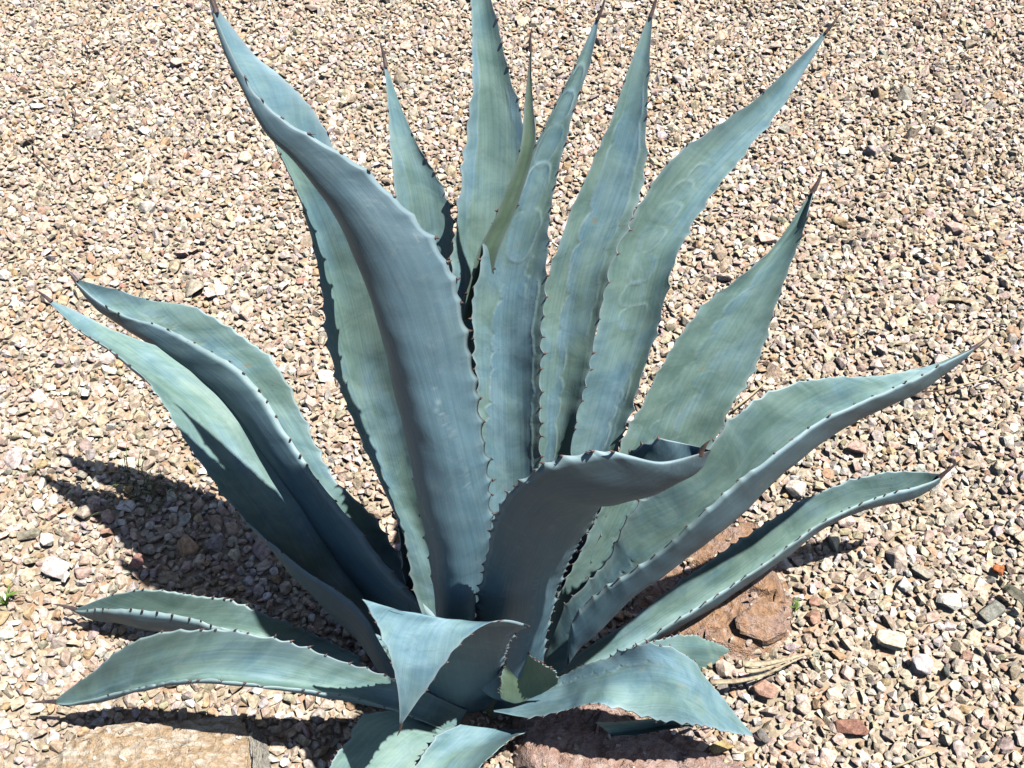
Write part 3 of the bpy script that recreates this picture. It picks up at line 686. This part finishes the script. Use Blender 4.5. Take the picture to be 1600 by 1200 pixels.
# ------------------------------------------------------------------ small plants and litter
def clump(name, px, py, n, length, spread, mat, r, seed, up=1.0):
    r_ = random.Random(seed); c = at_z(px, py, .01); bm = bmesh.new()
    for i in range(n):
        a = r_.uniform(0, 2*math.pi); b = Vector(c)+Vector((r_.uniform(-1, 1), r_.uniform(-1, 1), 0))*spread*.4
        L_ = length*r_.uniform(.5, 1.1); o = Vector((math.cos(a), math.sin(a), 0))
        tube_bm(bm, [b, b+o*L_*.3+Vector((0, 0, L_*.45*up)), b+o*L_*.75+Vector((0, 0, L_*.6*up)), b+o*L_*1.1+Vector((0, 0, L_*.5*up))], r, r*.3, 4)
    return bm_obj(name, bm, mat)
wd = clump('weed', 228, 770, 34, .065, .11, M_WEED, .0011, 3, .8)
tag(wd, 'sparse thin leaved green weed in the plant shadow on the left', 'weed')
bm = bmesh.new()
for (a, b) in (((150, 741), (215, 742)), ((182, 757), (186, 735)), ((213, 775), (222, 745)), ((240, 768), (240, 745)), ((185, 735), (235, 742)), ((215, 775), (235, 770))):
    p, q = at_z(*a, .012), at_z(*b, .05); tube_bm(bm, [p, (p+q)/2+np.array([0, 0, .01]), q], .0011, .0006, 4)
bm_obj('dry_stalk', bm, M_STRAW, wd)
sp = clump('sprout', 10, 943, 7, .035, .008, M_SPROUT, .0022, 8, 1.3)
tag(sp, 'tiny bright green sprout at the left edge', 'sprout')
sg = clump('sprout', 1243, 952, 8, .018, .014, M_SPROUT, .0014, 18, 1.0)
tag(sg, 'tiny green sprout beside the rust brown boulder', 'sprout')
def litter(name, lines, mat, r, label, cat):
    bm = bmesh.new()
    for l in lines: tube_bm(bm, curve([at_z(x, y, z) for x, y, z in l], 8), r, r*.5, 5)
    tag(bm_obj(name, bm, mat), label, cat)
litter('straw', [[(1145, 640, .03), (1180, 612, .035), (1205, 588, .03)]], M_STRAW, .003, 'pale dry straw between the two right leaves', 'straw')
litter('straw', [[(1478, 606, .03), (1530, 595, .035), (1585, 578, .03)]], M_STRAW, .0022, 'long yellow straw below the tip of the broad right leaf', 'straw')
litter('twig', [[(1440, 612, .03), (1470, 610, .035), (1500, 600, .03)]], M_TWIG, .0022, 'thin dark twig under the long yellow straw', 'twig')
litter('twig', [[(128, 70, .03), (138, 76, .04), (146, 74, .03)], [(134, 62, .03), (140, 74, .04), (151, 82, .03)]], M_TWIG, .0024, 'small forked dark twig in the far left corner', 'twig')
litter('twig', [[(40, 218, .03), (52, 226, .04), (64, 229, .03)], [(50, 214, .03), (54, 226, .04)]], M_TWIG, .0024, 'small forked dark twig by the left edge', 'twig')
litter('twig', [[(112, 130, .03), (121, 138, .04), (126, 140, .03)]], M_TWIG, .0024, 'tiny dark twig bit just beyond a cream stone far left', 'twig')
litter('twig', [[(112, 165, .03), (118, 174, .035), (116, 186, .03)]], M_TWIG, .0024, 'tiny dark twig bit on the near side of a cream stone far left', 'twig')
litter('twig', [[(52, 240, .025), (70, 258, .03), (86, 276, .025)]], M_TWIG, .003, 'straight brown stick by the left edge', 'twig')
litter('stalk', [[(1395, 1200, .02), (1440, 1182, .03), (1480, 1168, .03)]], M_STRAW, .002, 'thin dry stalk in the near right corner', 'straw')
# curled dry leaf on the right
bm = bmesh.new()
pp = curve([at_z(1562, 922, .02), at_z(1578, 926, .035), at_z(1592, 938, .03), at_z(1606, 958, .02)], 12); rows = []
for i, p in enumerate(pp):
    wv = .012*math.sin(math.pi*(i+.6)/12.4); rows.append([bm.verts.new(Vector(p)+Vector((.6*a*wv, .8*a*wv, .010*abs(a)**2+.002*math.sin(i)))) for a in (-1, -.5, 0, .5, 1)])
for x, y in zip(rows[:-1], rows[1:]):
    for q in range(4): bm.faces.new((x[q], x[q+1], y[q+1], y[q]))
bmesh.ops.solidify(bm, geom=bm.faces[:], thickness=.0008)
dl = bm_obj('dry_leaf', bm, simple('grey_dry_leaf', (.16, .16, .12), (.36, .34, .26), 120))
tag(dl, 'curled dark grey dry leaf at the right edge', 'dry leaf')

bpy.context.view_layer.update()
tris = sum(sum(len(p.vertices)-2 for p in o.data.polygons) if len(o.data.polygons) < 3000 else len(o.data.polygons)*(len(o.data.polygons[0].vertices)-2) for o in scene.objects if o.type == 'MESH')
print('TRIS', tris, 'stones', n_it)
for r in REPORT: print('LEAF', *r)
